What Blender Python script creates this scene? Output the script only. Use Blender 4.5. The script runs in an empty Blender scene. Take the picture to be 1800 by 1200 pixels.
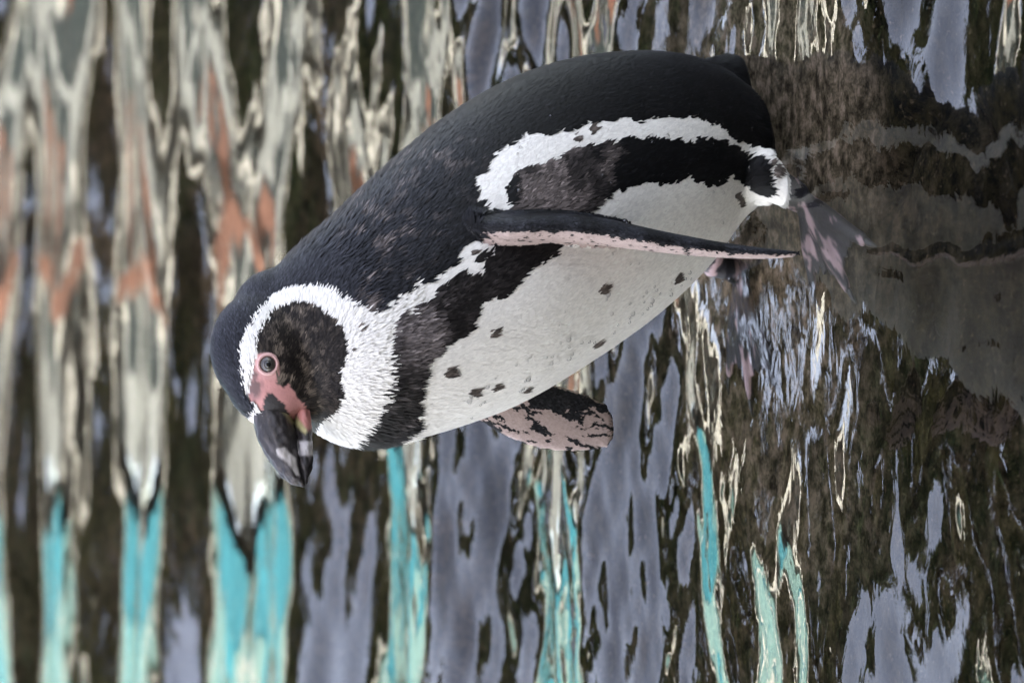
import bpy, bmesh, math, random
import numpy as np
from mathutils import Vector, Matrix

random.seed(7)
rng = np.random.default_rng(11)
R = math.radians
scene = bpy.context.scene
COL = scene.collection

# ------------------------------------------------------------------ camera
# The photograph is a portrait picture lying on its side: world "up" points to the left of the frame.
PITCH = R(18.5)          # how far the lens looks down at the pool
FOV = R(15.0)            # angle along the long side of the frame
DIST = 3.1               # metres from the lens to the penguin's feet
F = np.array([0, math.cos(PITCH), -math.sin(PITCH)])
UP = np.array([0, math.sin(PITCH), math.cos(PITCH)])
RT = np.array([1.0, 0, 0])
TH = math.tan(FOV / 2)

def ray(x, y):           # direction through a pixel of the 1800 x 1200 photograph
    a = (x - 900) / 900 * TH
    b = (600 - y) / 900 * TH
    d = F - UP * a + RT * b
    return d / np.linalg.norm(d)

CAM = -ray(1340, 420) * DIST      # the middle of the stance is the origin, on the water line
cam_data = bpy.data.cameras.new('camera')
cam = bpy.data.objects.new('camera', cam_data)
COL.objects.link(cam)
cx, cy, cz = -UP, RT, -F
cam.matrix_world = Matrix(((cx[0], cy[0], cz[0], CAM[0]), (cx[1], cy[1], cz[1], CAM[1]), (cx[2], cy[2], cz[2], CAM[2]), (0, 0, 0, 1)))
cam_data.sensor_fit = 'HORIZONTAL'
cam_data.sensor_width = 36
cam_data.angle = FOV
cam_data.clip_start = 0.05
cam_data.clip_end = 2000
cam_data.dof.use_dof = True
cam_data.dof.focus_distance = 2.94
cam_data.dof.aperture_fstop = 8.0
scene.camera = cam

# ------------------------------------------------------------------ sky, sun, exposure
SUN_EL, SUN_AZ = R(27), R(205)      # azimuth clockwise from +Y: behind the camera, to its left
w = bpy.data.worlds.new('World')
scene.world = w
w.use_nodes = True
nt = w.node_tree
sky = nt.nodes.new('ShaderNodeTexSky')
sky.sky_type = 'NISHITA'
sky.sun_disc = False
sky.sun_elevation = SUN_EL
sky.sun_rotation = SUN_AZ
sky.dust_density = 3.0
sky.air_density = 1.2
hs = nt.nodes.new('ShaderNodeHueSaturation')
hs.inputs['Saturation'].default_value = 0.58
hs.inputs['Hue'].default_value = 0.525
nt.links.new(sky.outputs[0], hs.inputs['Color'])
nt.links.new(hs.outputs[0], nt.nodes['Background'].inputs['Color'])
nt.nodes['Background'].inputs['Strength'].default_value = 0.15
sd = bpy.data.lights.new('sun', 'SUN')
sd.energy = 2.0
sd.angle = R(1)
sd.color = (1.0, 0.97, 0.93)
sun = bpy.data.objects.new('sun', sd)
COL.objects.link(sun)
sdir = Vector((math.sin(SUN_AZ) * math.cos(SUN_EL), math.cos(SUN_AZ) * math.cos(SUN_EL), math.sin(SUN_EL)))
sun.rotation_euler = sdir.to_track_quat('Z', 'Y').to_euler()
sun.location = sdir * 20
vs = scene.view_settings
vs.view_transform = 'Standard'
vs.look = 'None'
vs.gamma = 1
vs.use_curve_mapping = False
vs.exposure = 3.15
scene.cycles.use_denoising = True
scene.cycles.max_bounces = 10
scene.cycles.transmission_bounces = 8
scene.cycles.glossy_bounces = 5
scene.cycles.diffuse_bounces = 3
scene.cycles.sample_clamp_indirect = 8

# ------------------------------------------------------------------ helpers
def tag(o, label=None, cat=None, group=None, kind=None):
    if label: o['label'] = label
    if cat: o['category'] = cat
    if group: o['group'] = group
    if kind: o['kind'] = kind
    return o

def mesh_obj(name, verts, faces, mats, parent=None, smooth=False):
    me = bpy.data.meshes.new(name)
    verts = np.asarray(verts, dtype=np.float32).reshape(-1, 3)
    if isinstance(faces, np.ndarray):
        n, k = faces.shape
        me.vertices.add(len(verts)); me.vertices.foreach_set('co', verts.ravel())
        me.loops.add(n * k); me.loops.foreach_set('vertex_index', faces.astype(np.int32).ravel())
        me.polygons.add(n); me.polygons.foreach_set('loop_start', np.arange(0, n * k, k, dtype=np.int32))
        me.update(calc_edges=True)
    else:
        me.from_pydata([tuple(map(float, v)) for v in verts], [], [tuple(map(int, f)) for f in faces])
        me.update()
    if smooth:
        me.polygons.foreach_set('use_smooth', np.ones(len(me.polygons), dtype=bool))
    for m in (mats if isinstance(mats, (list, tuple)) else [mats]):
        me.materials.append(m)
    o = bpy.data.objects.new(name, me)
    COL.objects.link(o)
    if parent is not None:
        o.parent = parent
    return o

def empty(name, loc=(0, 0, 0)):
    o = bpy.data.objects.new(name, None)
    o.location = loc
    o.empty_display_size = 0.05
    COL.objects.link(o)
    return o

def col_attr(o, name, arr):
    arr = np.asarray(arr, dtype=np.float32)
    if arr.shape[1] == 3:
        arr = np.concatenate([arr, np.ones((len(arr), 1), np.float32)], 1)
    a = o.data.attributes.new(name, 'FLOAT_COLOR', 'POINT')
    a.data.foreach_set('color', arr.ravel())

def vec_attr(o, name, arr):
    a = o.data.attributes.new(name, 'FLOAT_VECTOR', 'POINT')
    a.data.foreach_set('vector', np.asarray(arr, dtype=np.float32).ravel())

def new_mat(name):
    m = bpy.data.materials.new(name)
    m.use_nodes = True
    return m, m.node_tree, m.node_tree.nodes['Principled BSDF']

def N(nt, kind, **kw):
    n = nt.nodes.new(kind)
    for k, v in kw.items():
        if k in n.inputs: n.inputs[k].default_value = v
        else: setattr(n, k, v)
    return n

def noise_mat(name, c1, c2, scale=5, rough=0.7, bump=0.0, detail=6, bscale=None, dist=0.0, spec=0.5, stretch=None):
    m, nt, p = new_mat(name)
    tc = N(nt, 'ShaderNodeTexCoord')
    src = tc.outputs['Object']
    if stretch:
        mp = N(nt, 'ShaderNodeMapping'); mp.inputs['Scale'].default_value = stretch
        nt.links.new(src, mp.inputs[0]); src = mp.outputs[0]
    no = N(nt, 'ShaderNodeTexNoise', Scale=scale, Detail=detail, Roughness=0.65, Distortion=dist)
    nt.links.new(src, no.inputs['Vector'])
    cr = N(nt, 'ShaderNodeValToRGB')
    cr.color_ramp.elements[0].position = 0.32; cr.color_ramp.elements[0].color = (*c1, 1)
    cr.color_ramp.elements[1].position = 0.68; cr.color_ramp.elements[1].color = (*c2, 1)
    nt.links.new(no.outputs['Fac'], cr.inputs[0])
    nt.links.new(cr.outputs[0], p.inputs['Base Color'])
    p.inputs['Roughness'].default_value = rough
    p.inputs['Specular IOR Level'].default_value = spec
    if bump:
        nb = N(nt, 'ShaderNodeTexNoise', Scale=bscale or scale * 4, Detail=8, Roughness=0.6)
        nt.links.new(src, nb.inputs['Vector'])
        b = N(nt, 'ShaderNodeBump', Strength=bump, Distance=0.02)
        nt.links.new(nb.outputs['Fac'], b.inputs['Height'])
        nt.links.new(b.outputs[0], p.inputs['Normal'])
    return m

def hash3(i, j, k):
    h = (i * 374761393 + j * 668265263 + k * 2147483647 + 1013904223) & 0xffffffff
    h = ((h ^ (h >> 13)) * 1274126177) & 0xffffffff
    h = (h ^ (h >> 16)) & 0xffffffff
    return h.astype(np.float64) / 4294967295.0

def vnoise(p, f):          # smooth value noise, 0..1
    q = np.asarray(p) * f + 100.0
    i = np.floor(q).astype(np.int64); t = q - i; t = t * t * (3 - 2 * t)
    out = 0
    for a in (0, 1):
        for b in (0, 1):
            for c in (0, 1):
                wgt = (t[:, 0] if a else 1 - t[:, 0]) * (t[:, 1] if b else 1 - t[:, 1]) * (t[:, 2] if c else 1 - t[:, 2])
                out = out + wgt * hash3(i[:, 0] + a, i[:, 1] + b, i[:, 2] + c)
    return out

def fbm(p, f, o=4):
    s, a, t = 0, 0.5, 0
    for k in range(o):
        s = s + a * vnoise(p, f * 2 ** k); t += a; a *= 0.5
    return s / t

def inpoly(px, py, poly):
    poly = np.asarray(poly, float)
    ins = np.zeros(len(px), bool)
    x0, y0 = poly[-1]
    for x1, y1 in poly:
        if y0 != y1:
            c = (y1 > py) != (y0 > py)
            ins ^= c & (px < (x0 - x1) * (py - y1) / (y0 - y1) + x1)
        x0, y0 = x1, y1
    return ins

def unit(v):
    v = np.asarray(v, float)
    return v / np.maximum(np.linalg.norm(v, axis=-1, keepdims=True), 1e-9)

def project(P):            # world points -> photograph pixels
    d = P - CAM
    z = d @ F
    return 900 - (d @ UP) / z / TH * 900, 600 - (d @ RT) / z / TH * 900

# ------------------------------------------------------------------ the setting: bed, water, far bank
def axis_points(parts):
    out = []
    for a, b, n in parts:
        out += list(np.linspace(a, b, n, endpoint=False))
    out.append(parts[-1][1])
    return np.array(out)

def grid(xs, ys):
    X, Y = np.meshgrid(xs, ys)
    nx, ny = len(xs), len(ys)
    i = np.arange(nx * ny).reshape(ny, nx)
    f = np.stack([i[:-1, :-1], i[:-1, 1:], i[1:, 1:], i[1:, :-1]], -1).reshape(-1, 4)
    return X.ravel(), Y.ravel(), f

BED = -0.05
xs = axis_points([(-8, -1.2, 20), (-1.2, 1.2, 240), (1.2, 8, 20)])
ys = axis_points([(-6, -0.9, 14), (-0.9, 3.2, 400), (3.2, 8.6, 30)])
X, Y, f = grid(xs, ys)
P = np.stack([X, Y, 0 * X], 1)
r = np.hypot(X, Y)
def bed_height(P):
    X, Y = P[:, 0], P[:, 1]
    n1 = fbm(P, 3.0, 3) - 0.5
    n2 = fbm(P + 7, 14, 4) - 0.5
    blk = np.abs(fbm(P + 3, 2.2, 2) - 0.5)             # joints between the rock slabs
    crack = -0.03 * np.exp(-(blk / 0.012) ** 2)
    far = np.clip((np.hypot(X, Y) - 0.25) / 1.0, 0, 1)
    return BED - 0.05 * far + n1 * 0.07 * (0.3 + far) + n2 * 0.018 + crack
bz = bed_height(P)
flat = np.exp(-(np.hypot(X + 0.03, Y + 0.02) / 0.16) ** 4)
bz = bz * (1 - flat) + (BED + (fbm(P + 7, 14, 4) - 0.5) * 0.01) * flat
bz = np.minimum(bz, -0.02)

m, nt, p = new_mat('pool_bed_rock')
tc = N(nt, 'ShaderNodeTexCoord')
n1 = N(nt, 'ShaderNodeTexNoise', Scale=4.0, Detail=8, Roughness=0.7, Distortion=0.6)
n2 = N(nt, 'ShaderNodeTexNoise', Scale=60.0, Detail=8, Roughness=0.75)
n3 = N(nt, 'ShaderNodeTexNoise', Scale=170.0, Detail=4, Roughness=0.7)
for n in (n1, n2, n3): nt.links.new(tc.outputs['Object'], n.inputs['Vector'])
cr = N(nt, 'ShaderNodeValToRGB')
e = cr.color_ramp.elements
e[0].position, e[0].color = 0.30, (0.004, 0.003, 0.002, 1)
e[1].position, e[1].color = 0.72, (0.060, 0.044, 0.032, 1)
k = cr.color_ramp.elements.new(0.48); k.color = (0.013, 0.011, 0.005, 1)
k = cr.color_ramp.elements.new(0.60); k.color = (0.030, 0.022, 0.015, 1)
nt.links.new(n1.outputs['Fac'], cr.inputs[0])
cr2 = N(nt, 'ShaderNodeValToRGB')
cr2.color_ramp.elements[0].position, cr2.color_ramp.elements[0].color = 0.42, (0.12, 0.12, 0.11, 1)
cr2.color_ramp.elements[1].position, cr2.color_ramp.elements[1].color = 0.60, (1.7, 1.55, 1.35, 1)
nt.links.new(n2.outputs['Fac'], cr2.inputs[0])
mx = N(nt, 'ShaderNodeMix', data_type='RGBA', blend_type='MULTIPLY'); mx.inputs[0].default_value = 1
nt.links.new(cr.outputs[0], mx.inputs[6]); nt.links.new(cr2.outputs[0], mx.inputs[7])
cr3 = N(nt, 'ShaderNodeValToRGB')
cr3.color_ramp.elements[0].position, cr3.color_ramp.elements[0].color = 0.60, (0, 0, 0, 1)
cr3.color_ramp.elements[1].position, cr3.color_ramp.elements[1].color = 0.68, (1, 1, 1, 1)
nt.links.new(n3.outputs['Fac'], cr3.inputs[0])
mx2 = N(nt, 'ShaderNodeMix', data_type='RGBA')
nt.links.new(cr3.outputs[0], mx2.inputs[0]); nt.links.new(mx.outputs[2], mx2.inputs[6])
mx2.inputs[7].default_value = (0.07, 0.05, 0.03, 1)
ra_ = N(nt, 'ShaderNodeAttribute', attribute_name='bare_rock')
rk = N(nt, 'ShaderNodeValToRGB')
rk.color_ramp.elements[0].position, rk.color_ramp.elements[0].color = 0.40, (0.022, 0.015, 0.009, 1)
rk.color_ramp.elements[1].position, rk.color_ramp.elements[1].color = 0.63, (0.29, 0.215, 0.155, 1)
k = rk.color_ramp.elements.new(0.5); k.color = (0.10, 0.078, 0.048, 1)
nt.links.new(n2.outputs['Fac'], rk.inputs[0])
mx3 = N(nt, 'ShaderNodeMix', data_type='RGBA')
nt.links.new(ra_.outputs['Fac'], mx3.inputs[0]); nt.links.new(mx2.outputs[2], mx3.inputs[6]); nt.links.new(rk.outputs[0], mx3.inputs[7])
nt.links.new(mx3.outputs[2], p.inputs['Base Color'])
p.inputs['Roughness'].default_value = 0.8
p.inputs['Specular IOR Level'].default_value = 0.04      # wetted through: no surface gloss under water
b = N(nt, 'ShaderNodeBump', Strength=0.7, Distance=0.01)
nt.links.new(n2.outputs['Fac'], b.inputs['Height']); nt.links.new(b.outputs[0], p.inputs['Normal'])
bed = mesh_obj('pool_bed', np.stack([X, Y, bz], 1), f, m, smooth=True)
BP = np.stack([X, Y, 0 * X], 1)
rk_ = np.clip(1.5 * np.exp(-((X - 0.04) / 0.21) ** 2 - ((Y - 0.02) / 0.19) ** 2) + (fbm(BP, 9, 4) - 0.5) * 1.7 - 0.12, 0, 1)
rk_ = np.clip(rk_ + np.clip((fbm(BP + 17, 3.5, 4) - .53) * 6, 0, 1) * .45 * np.clip((0.7 - Y) / 0.5, 0, 1) * np.clip((Y + 0.35) / 0.25, 0, 1), 0, 1)
rk_ *= 0.18 + 0.82 * np.exp(-(np.hypot(X - 0.03, Y - 0.08) / 0.36) ** 4)
col_attr(bed, 'bare_rock', np.repeat(rk_[:, None], 3, 1))
tag(bed, 'brown mossy rock bed under the shallow pool water', kind='structure')

# water: real waves
xs = axis_points([(-8, -1.5, 40), (-1.5, -0.75, 60), (-0.75, 0.75, 330), (0.75, 1.5, 60), (1.5, 8, 40)])
ys = axis_points([(-6, -0.75, 30), (-0.75, 1.0, 400), (1.0, 3.4, 380), (3.4, 5, 120), (5, 8.6, 60)])
X, Y, f = grid(xs, ys)
P = np.stack([X, Y, 0 * X], 1)
wr = np.random.default_rng(5)
def waves(n, lmin, lmax, slope, spread, mean=math.pi / 2):
    h = np.zeros(len(X))
    for _ in range(n):
        L = math.exp(wr.uniform(math.log(lmin), math.log(lmax)))
        a = mean + wr.normal(0, spread)
        k = 2 * math.pi / L
        ph = wr.uniform(0, 2 * math.pi)
        wob = 1.2 * np.sin(X * wr.uniform(1, 4) + Y * wr.uniform(-2, 2) + wr.uniform(0, 6))
        h += slope * math.sqrt(2.0 / n) / k * np.sin(k * (X * math.cos(a) + Y * math.sin(a)) + ph + wob)
    return h
big = waves(14, 0.26, 0.7, 0.09, 0.34)
mid = waves(24, 0.06, 0.17, 0.07, 0.45)
fine = waves(26, 0.022, 0.06, 0.055, 0.6)
rough1 = np.clip(fbm(P, 1.7, 2) * 2.6 - 0.75, 0, 1)
rough2 = np.clip(fbm(P + 31, 2.3, 2) * 3.2 - 1.1, 0, 1)
far = np.clip((Y - 0.1) / 1.0, 0, 1)
nearw = np.clip((0.15 - Y) / 0.3, 0, 1) * np.clip((np.abs(X + 0.02) - 0.12) / 0.12, 0, 1)
far2 = np.clip((Y - 0.7) / 0.9, 0, 1)
near = np.clip((-0.02 - Y) / 0.25, 0, 1)
calm = 1 - 0.6 * np.exp(-(np.hypot(X + 0.04, Y + 0.03) / 0.19) ** 4)
calm = calm * (1 - 0.55 * np.exp(-(np.hypot(X + 0.11, Y - 0.03) / 0.11) ** 4))
h = (big * (0.6 + 0.45 * far) + mid * (0.34 + 0.24 * nearw + 0.75 * np.exp(-((Y - 0.52) / 0.34) ** 2) + 0.55 * rough1) * (1 - 0.68 * far2) + fine * rough2 * (1 - 0.9 * far2) * 0.7) * calm
ring_h = np.zeros(len(X))
for (rx, ry, amp, lam, ext) in ((0.03, -0.08, 0.00004, 0.022, 0.07), (-0.06, 0.06, 0.00003, 0.02, 0.06)):
    rr = np.hypot(X - rx, Y - ry)
    ring_h += amp * np.sin(2 * math.pi * rr / lam) * np.exp(-(rr / ext) ** 2)
h = h + ring_h
m, nt, p = new_mat('pool_water')
nt.nodes.remove(p)
g = N(nt, 'ShaderNodeBsdfGlass', IOR=1.333, Roughness=0.0)
g.inputs['Color'].default_value = (0.97, 0.98, 0.97, 1)
nt.links.new(g.outputs[0], nt.nodes['Material Output'].inputs['Surface'])
tc = N(nt, 'ShaderNodeTexCoord')
nb = N(nt, 'ShaderNodeTexNoise', Scale=42.0, Detail=2, Roughness=0.5, Distortion=0.8)
mp = N(nt, 'ShaderNodeMapping'); mp.inputs['Scale'].default_value = (0.7, 1.2, 1)
nt.links.new(tc.outputs['Object'], mp.inputs[0]); nt.links.new(mp.outputs[0], nb.inputs['Vector'])
b = N(nt, 'ShaderNodeBump', Strength=0.05, Distance=0.004)
nt.links.new(nb.outputs['Fac'], b.inputs['Height']); nt.links.new(b.outputs[0], g.inputs['Normal'])
water = mesh_obj('water', np.stack([X, Y, h], 1), f, m, smooth=True)
tag(water, 'rippled clear pool water mirroring sky, trees and buildings', kind='structure')

# ground beyond the pool
gm = noise_mat('bank_paving', (0.16, 0.15, 0.13), (0.28, 0.26, 0.23), 3, 0.9, 0.3)
gx = 400.0
pool = (-8, 8, -6, 8.6)
gv = []; gf = []
for (x0, x1, y0, y1) in ((-gx, gx, pool[3], gx), (-gx, gx, -gx, pool[2]), (-gx, pool[0], pool[2], pool[3]), (pool[1], gx, pool[2], pool[3])):
    i = len(gv)
    gv += [(x0, y0, 0.16), (x1, y0, 0.16), (x1, y1, 0.16), (x0, y1, 0.16)]
    gf.append((i, i + 1, i + 2, i + 3))
ground = mesh_obj('ground', gv, gf, gm)
tag(ground, 'grey paved ground around the pool', kind='structure')
rim_m = noise_mat('pool_rim_concrete', (0.10, 0.10, 0.09), (0.2, 0.19, 0.17), 6, 0.85, 0.4)

def boxes(name, bl, mat, parent=None, bevel=0.0):
    vv, ff = [], []
    for (x0, x1, y0, y1, z0, z1) in bl:
        i = len(vv)
        vv += [(x0, y0, z0), (x1, y0, z0), (x1, y1, z0), (x0, y1, z0), (x0, y0, z1), (x1, y0, z1), (x1, y1, z1), (x0, y1, z1)]
        ff += [(i, i + 3, i + 2, i + 1), (i + 4, i + 5, i + 6, i + 7), (i, i + 1, i + 5, i + 4), (i + 1, i + 2, i + 6, i + 5), (i + 2, i + 3, i + 7, i + 6), (i + 3, i, i + 4, i + 7)]
    o = mesh_obj(name, vv, ff, mat, parent)
    if bevel:
        bm_ = o.modifiers.new('bevel', 'BEVEL'); bm_.width = bevel; bm_.segments = 2
    return o

rim = boxes('pool_rim', [(-8.2, 8.2, 8.45, 8.75, -0.6, 0.2), (-8.2, 8.2, -6.15, -5.85, -0.6, 0.2), (-8.2, -7.9, -5.85, 8.45, -0.6, 0.2), (7.9, 8.2, -5.85, 8.45, -0.6, 0.2)], rim_m)
tag(rim, 'grey concrete rim around the pool', kind='structure')

# the buildings that the far water mirrors
beige = noise_mat('beige_render', (0.215, 0.22, 0.205), (0.27, 0.276, 0.26), 2, 0.85, 0.1)
cream = noise_mat('cream_paint', (0.55, 0.525, 0.46), (0.64, 0.61, 0.54), 2, 0.7)
wood = noise_mat('orange_timber', (0.11, 0.040, 0.020), (0.155, 0.062, 0.033), 6, 0.6, 0.1, stretch=(1, 1, 6))
dark = noise_mat('dark_green_frame', (0.010, 0.016, 0.016), (0.018, 0.026, 0.026), 4, 0.35)
teal = noise_mat('teal_paint', (0.004, 0.14, 0.185), (0.008, 0.185, 0.23), 1.5, 0.6)
mint = noise_mat('mint_paint', (0.13, 0.26, 0.245), (0.18, 0.31, 0.29), 1.5, 0.6)
greyw = noise_mat('grey_roof', (0.16, 0.16, 0.15), (0.22, 0.22, 0.20), 3, 0.6)
glass, gnt, gp = new_mat('window_glass')
gp.inputs['Base Color'].default_value = (0.02, 0.03, 0.035, 1); gp.inputs['Roughness'].default_value = 0.05

hall = empty('pavilion', (1.4, 9.6, 0.16))
def hb(name, *bl, mat, parent=hall, bevel=0.0):
    return boxes(name, bl, mat, parent, bevel)
hb('wall', (-1.9, 4.4, 0.0, 4.0, 0.0, 2.55), mat=beige)
hb('plinth', (-1.92, 4.42, -0.05, -0.002, 0.0, 0.30), mat=dark)
hb('roof', (-2.05, 4.7, -0.45, 4.3, 2.57, 2.66), mat=greyw)
hb('fascia', (-2.05, 4.7, -0.50, -0.452, 2.52, 2.70), mat=cream)
for (x, wd, z0, z1) in ((-1.62, 1.0, 0.31, 1.30), (-0.52, 1.0, 0.31, 1.45), (1.75, 0.9, 0.31, 1.45), (3.1, 0.9, 0.31, 1.45)):
    dr_ = hb('door', (x, x + wd, -0.04, -0.002, z0, z1), mat=dark)
    hb('door_panel', (x + 0.36, x + wd - 0.18, -0.06, -0.041, z0 + 0.16, z1 - 0.22), mat=wood, parent=dr_)
hb('side_wall', (0.62, 1.66, -0.03, -0.002, 0.31, 2.1), mat=greyw)
for (x, wd) in ((-1.45, 0.55), (-0.25, 0.5), (1.8, 0.5), (3.0, 0.4)):
    win = hb('window', (x, x + wd, -0.045, -0.002, 1.55, 2.05), mat=cream)
    hb('pane', (x + 0.05, x + wd - 0.05, -0.06, -0.046, 1.60, 1.76), mat=glass, parent=win)
hb('beam', (-1.9, 4.4, -0.12, -0.002, 2.12, 2.24), mat=dark)
hb('post', (1.0, 1.13, -0.42, -0.30, 0.0, 2.57), mat=wood, bevel=0.01)
hb('post', (-1.35, -1.25, -0.42, -0.30, 0.0, 2.57), mat=wood, bevel=0.01)
tag(hall, 'beige pavilion with orange door panels and dark frames, mirrored in the far water', 'building')

kiosk = empty('kiosk', (-2.5, 9.3, 0.16))
def kb(name, *bl, mat, parent=kiosk, bevel=0.0):
    return boxes(name, bl, mat, parent, bevel)
kb('wall', (-2.4, 1.85, 0, 3.4, 0.0, 2.0), mat=teal)
kb('upper_wall', (-2.42, 1.87, -0.02, 3.42, 2.01, 2.4), mat=mint)
kb('roof', (-2.6, 1.92, -0.3, 3.6, 2.42, 2.52), mat=cream)
kb('base_board', (-2.41, 1.86, -0.03, -0.002, 0.0, 0.22), mat=dark)
for x in (-1.6, -0.3, 1.0):
    win = kb('shutter', (x, x + 0.55, -0.04, -0.003, 0.9, 1.8), mat=mint)
    kb('frame', (x - 0.05, x + 0.60, -0.06, -0.041, 1.801, 1.9), mat=cream, parent=win)
tag(kiosk, 'teal painted kiosk with a mint top, mirrored in the water', 'building')

# unseen hall added behind the camera to keep the low sun off the pool
slat_m = noise_mat('grey_timber', (0.10, 0.085, 0.07), (0.17, 0.15, 0.125), 5, 0.8, 0.2, stretch=(1, 1, 5))
shade_hall = empty('added_shade_hall', (-3.0, -6.3, 0.16))
boxes('wall', [(-8.0, 8.0, -4, 0, 0.0, 7.0)], slat_m, shade_hall)
boxes('roof', [(-8.3, 8.3, -4.3, 0.9, 7.02, 7.2)], greyw, shade_hall)
for k in range(5):
    x = -6.6 + k * 2.9
    wn = boxes('window', [(x, x + 1.6, 0.002, 0.06, 1.0, 2.4)], dark, shade_hall)
    boxes('pane', [(x + 0.08, x + 1.52, 0.061, 0.075, 1.08, 2.32)], glass, wn)
tag(shade_hall, 'tall grey timber hall added out of view to shade the pool', 'building')

# trees behind the buildings, seen in the water
bark = noise_mat('bark', (0.05, 0.035, 0.025), (0.10, 0.075, 0.055), 12, 0.9, 0.6)
def leaf_mat(name, c1, c2):
    m = noise_mat(name, c1, c2, 3, 0.6, spec=0.12)
    return m
leaf_a = leaf_mat('leaf_dark', (0.008, 0.014, 0.006), (0.022, 0.032, 0.012))
leaf_b = leaf_mat('leaf_olive', (0.014, 0.016, 0.006), (0.036, 0.036, 0.014))
def tree(loc, h, cr, mat, label, n=9000):
    t = empty('tree', loc)
    tv, tf = [], []
    def limb(a, b, ra, rb, seg=7):
        a, b = np.array(a, float), np.array(b, float)
        d = unit(b - a); u = unit(np.cross(d, [0.3, 0.9, 0.1])); v = np.cross(d, u)
        i = len(tv)
        for q, (c, rr) in enumerate(((a, ra), ((a + b) / 2 + u * 0.05, (ra + rb) / 2), (b, rb))):
            for s in range(seg):
                an = 2 * math.pi * s / seg
                tv.append(c + rr * (u * math.cos(an) + v * math.sin(an)))
        for q in range(2):
            for s in range(seg):
                tf.append((i + q * seg + s, i + q * seg + (s + 1) % seg, i + (q + 1) * seg + (s + 1) % seg, i + (q + 1) * seg + s))
    limb((0, 0, 0), (0.1, 0, h * 0.62), 0.22, 0.09)
    cl = []
    for k in range(11):
        an = rng.uniform(0, 2 * math.pi); z0 = rng.uniform(0.28, 0.6) * h
        e = np.array([math.cos(an) * cr * rng.uniform(.5, .95), math.sin(an) * cr * rng.uniform(.5, .95), z0 + rng.uniform(0.1, 0.36) * h])
        limb((0.03, 0, z0), e, 0.07, 0.015)
        for j in range(3):
            cl.append(e + rng.normal(0, cr * 0.2, 3))
    mesh_obj('trunk', tv, tf, bark, t, True)
    cl = np.array(cl)
    ci = rng.integers(0, len(cl), n)
    c = cl[ci] + rng.normal(0, 1, (n, 3)) * cr * 0.17
    u = unit(rng.normal(0, 1, (n, 3))); v = unit(np.cross(u, rng.normal(0, 1, (n, 3))))
    s = rng.uniform(0.08, 0.17, (n, 1))
    V = np.stack([c - u * s, c + v * s * .5, c + u * s, c - v * s * .5], 1).reshape(-1, 3)
    mesh_obj('crown', V, np.arange(n * 4).reshape(n, 4), mat, t)
    tag(t, label, 'tree', 'trees behind the buildings')
for (x, y, h, cr, mt, nl, lb) in ((-5.0, 15, 8.5, 1.9, leaf_a, 9000, 'broad dark tree standing behind the teal kiosk'), (-1.5, 17.5, 10.5, 0.95, leaf_b, 5600, 'narrow olive tree between the teal kiosk and the pavilion'),
                          (0.25, 15.5, 10.5, 1.45, leaf_a, 30000, 'tall dense dark tree rising behind the pavilion doors'), (6.2, 15, 8.0, 2.2, leaf_b, 9000, 'broad olive tree behind the far end of the pavilion'), (3.6, 18, 12.0, 1.1, leaf_a, 8000, 'tallest narrow dark tree, farthest behind the pavilion'),
                          (-0.95, 14.3, 6.4, 0.75, leaf_b, 5200, 'slim thin-leaved olive tree close behind the kiosk corner'), (-2.3, 14.0, 5.8, 0.75, leaf_a, 5200, 'short dark tree close behind the kiosk roof'), (1.5, 14.6, 6.4, 0.75, leaf_a, 5200, 'slim thin-leaved dark tree close behind the pavilion roof')):
    tree((x, y, 0.16), h, cr, mt, lb, nl)

# ------------------------------------------------------------------ the penguin
PHI = R(25)                                   # it faces left and turns a little to the lens
FWD = np.array([-math.cos(PHI), -math.sin(PHI), 0])
LEFT = np.array([math.sin(PHI), -math.cos(PHI), 0])     # the bird's own left, towards the lens
def sag(x, y, lat=0.0):                       # a pixel on the bird's plane of symmetry, moved sideways by lat
    d = ray(x, y)
    t = np.dot(LEFT * lat - CAM, LEFT) / np.dot(d, LEFT)
    return CAM + d * t
def at_depth(x, y, P0):                       # a pixel at the distance of a point already placed
    d = ray(x, y)
    return CAM + d * (np.dot(P0 - CAM, F) / np.dot(d, F))
def under(x, y, z):                           # a pixel seen through flat water, at height z on the bed
    d = ray(x, y)
    p = CAM + d * (-CAM[2] / d[2])
    nrm = np.array([0, 0, 1.0]); e = 1 / 1.333
    c = -d[2]; k = 1 - e * e * (1 - c * c)
    t = e * d + (e * c - math.sqrt(k)) * nrm
    return p + t * (z / t[2])
def mpp(P0): return np.dot(P0 - CAM, F) * TH / 900      # metres per pixel there

pv, pf = [], []                               # closed shells that the remesh melts into one body
def shell(rings):                             # rings: list of (n,3) arrays; ends closed by a fan
    n = len(rings[0]); i = len(pv)
    for r_ in rings: pv.extend(list(r_))
    for q in range(len(rings) - 1):
        for s in range(n):
            pf.append((i + q * n + s, i + q * n + (s + 1) % n, i + (q + 1) * n + (s + 1) % n, i + (q + 1) * n + s))
    for q, flip in ((0, True), (len(rings) - 1, False)):
        c = len(pv); pv.append(np.mean(rings[q], 0))
        for s in range(n):
            a, b2 = i + q * n + s, i + q * n + (s + 1) % n
            pf.append((c, b2, a) if flip else (c, a, b2))
def ell_ring(c, e1, e2, n=40, sup=2.0):
    a = np.linspace(0, 2 * math.pi, n, endpoint=False)
    ca, sa = np.cos(a), np.sin(a)
    ca = np.sign(ca) * np.abs(ca) ** (2 / sup); sa = np.sign(sa) * np.abs(sa) ** (2 / sup)
    return c + np.outer(ca, e1) + np.outer(sa, e2)
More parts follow.
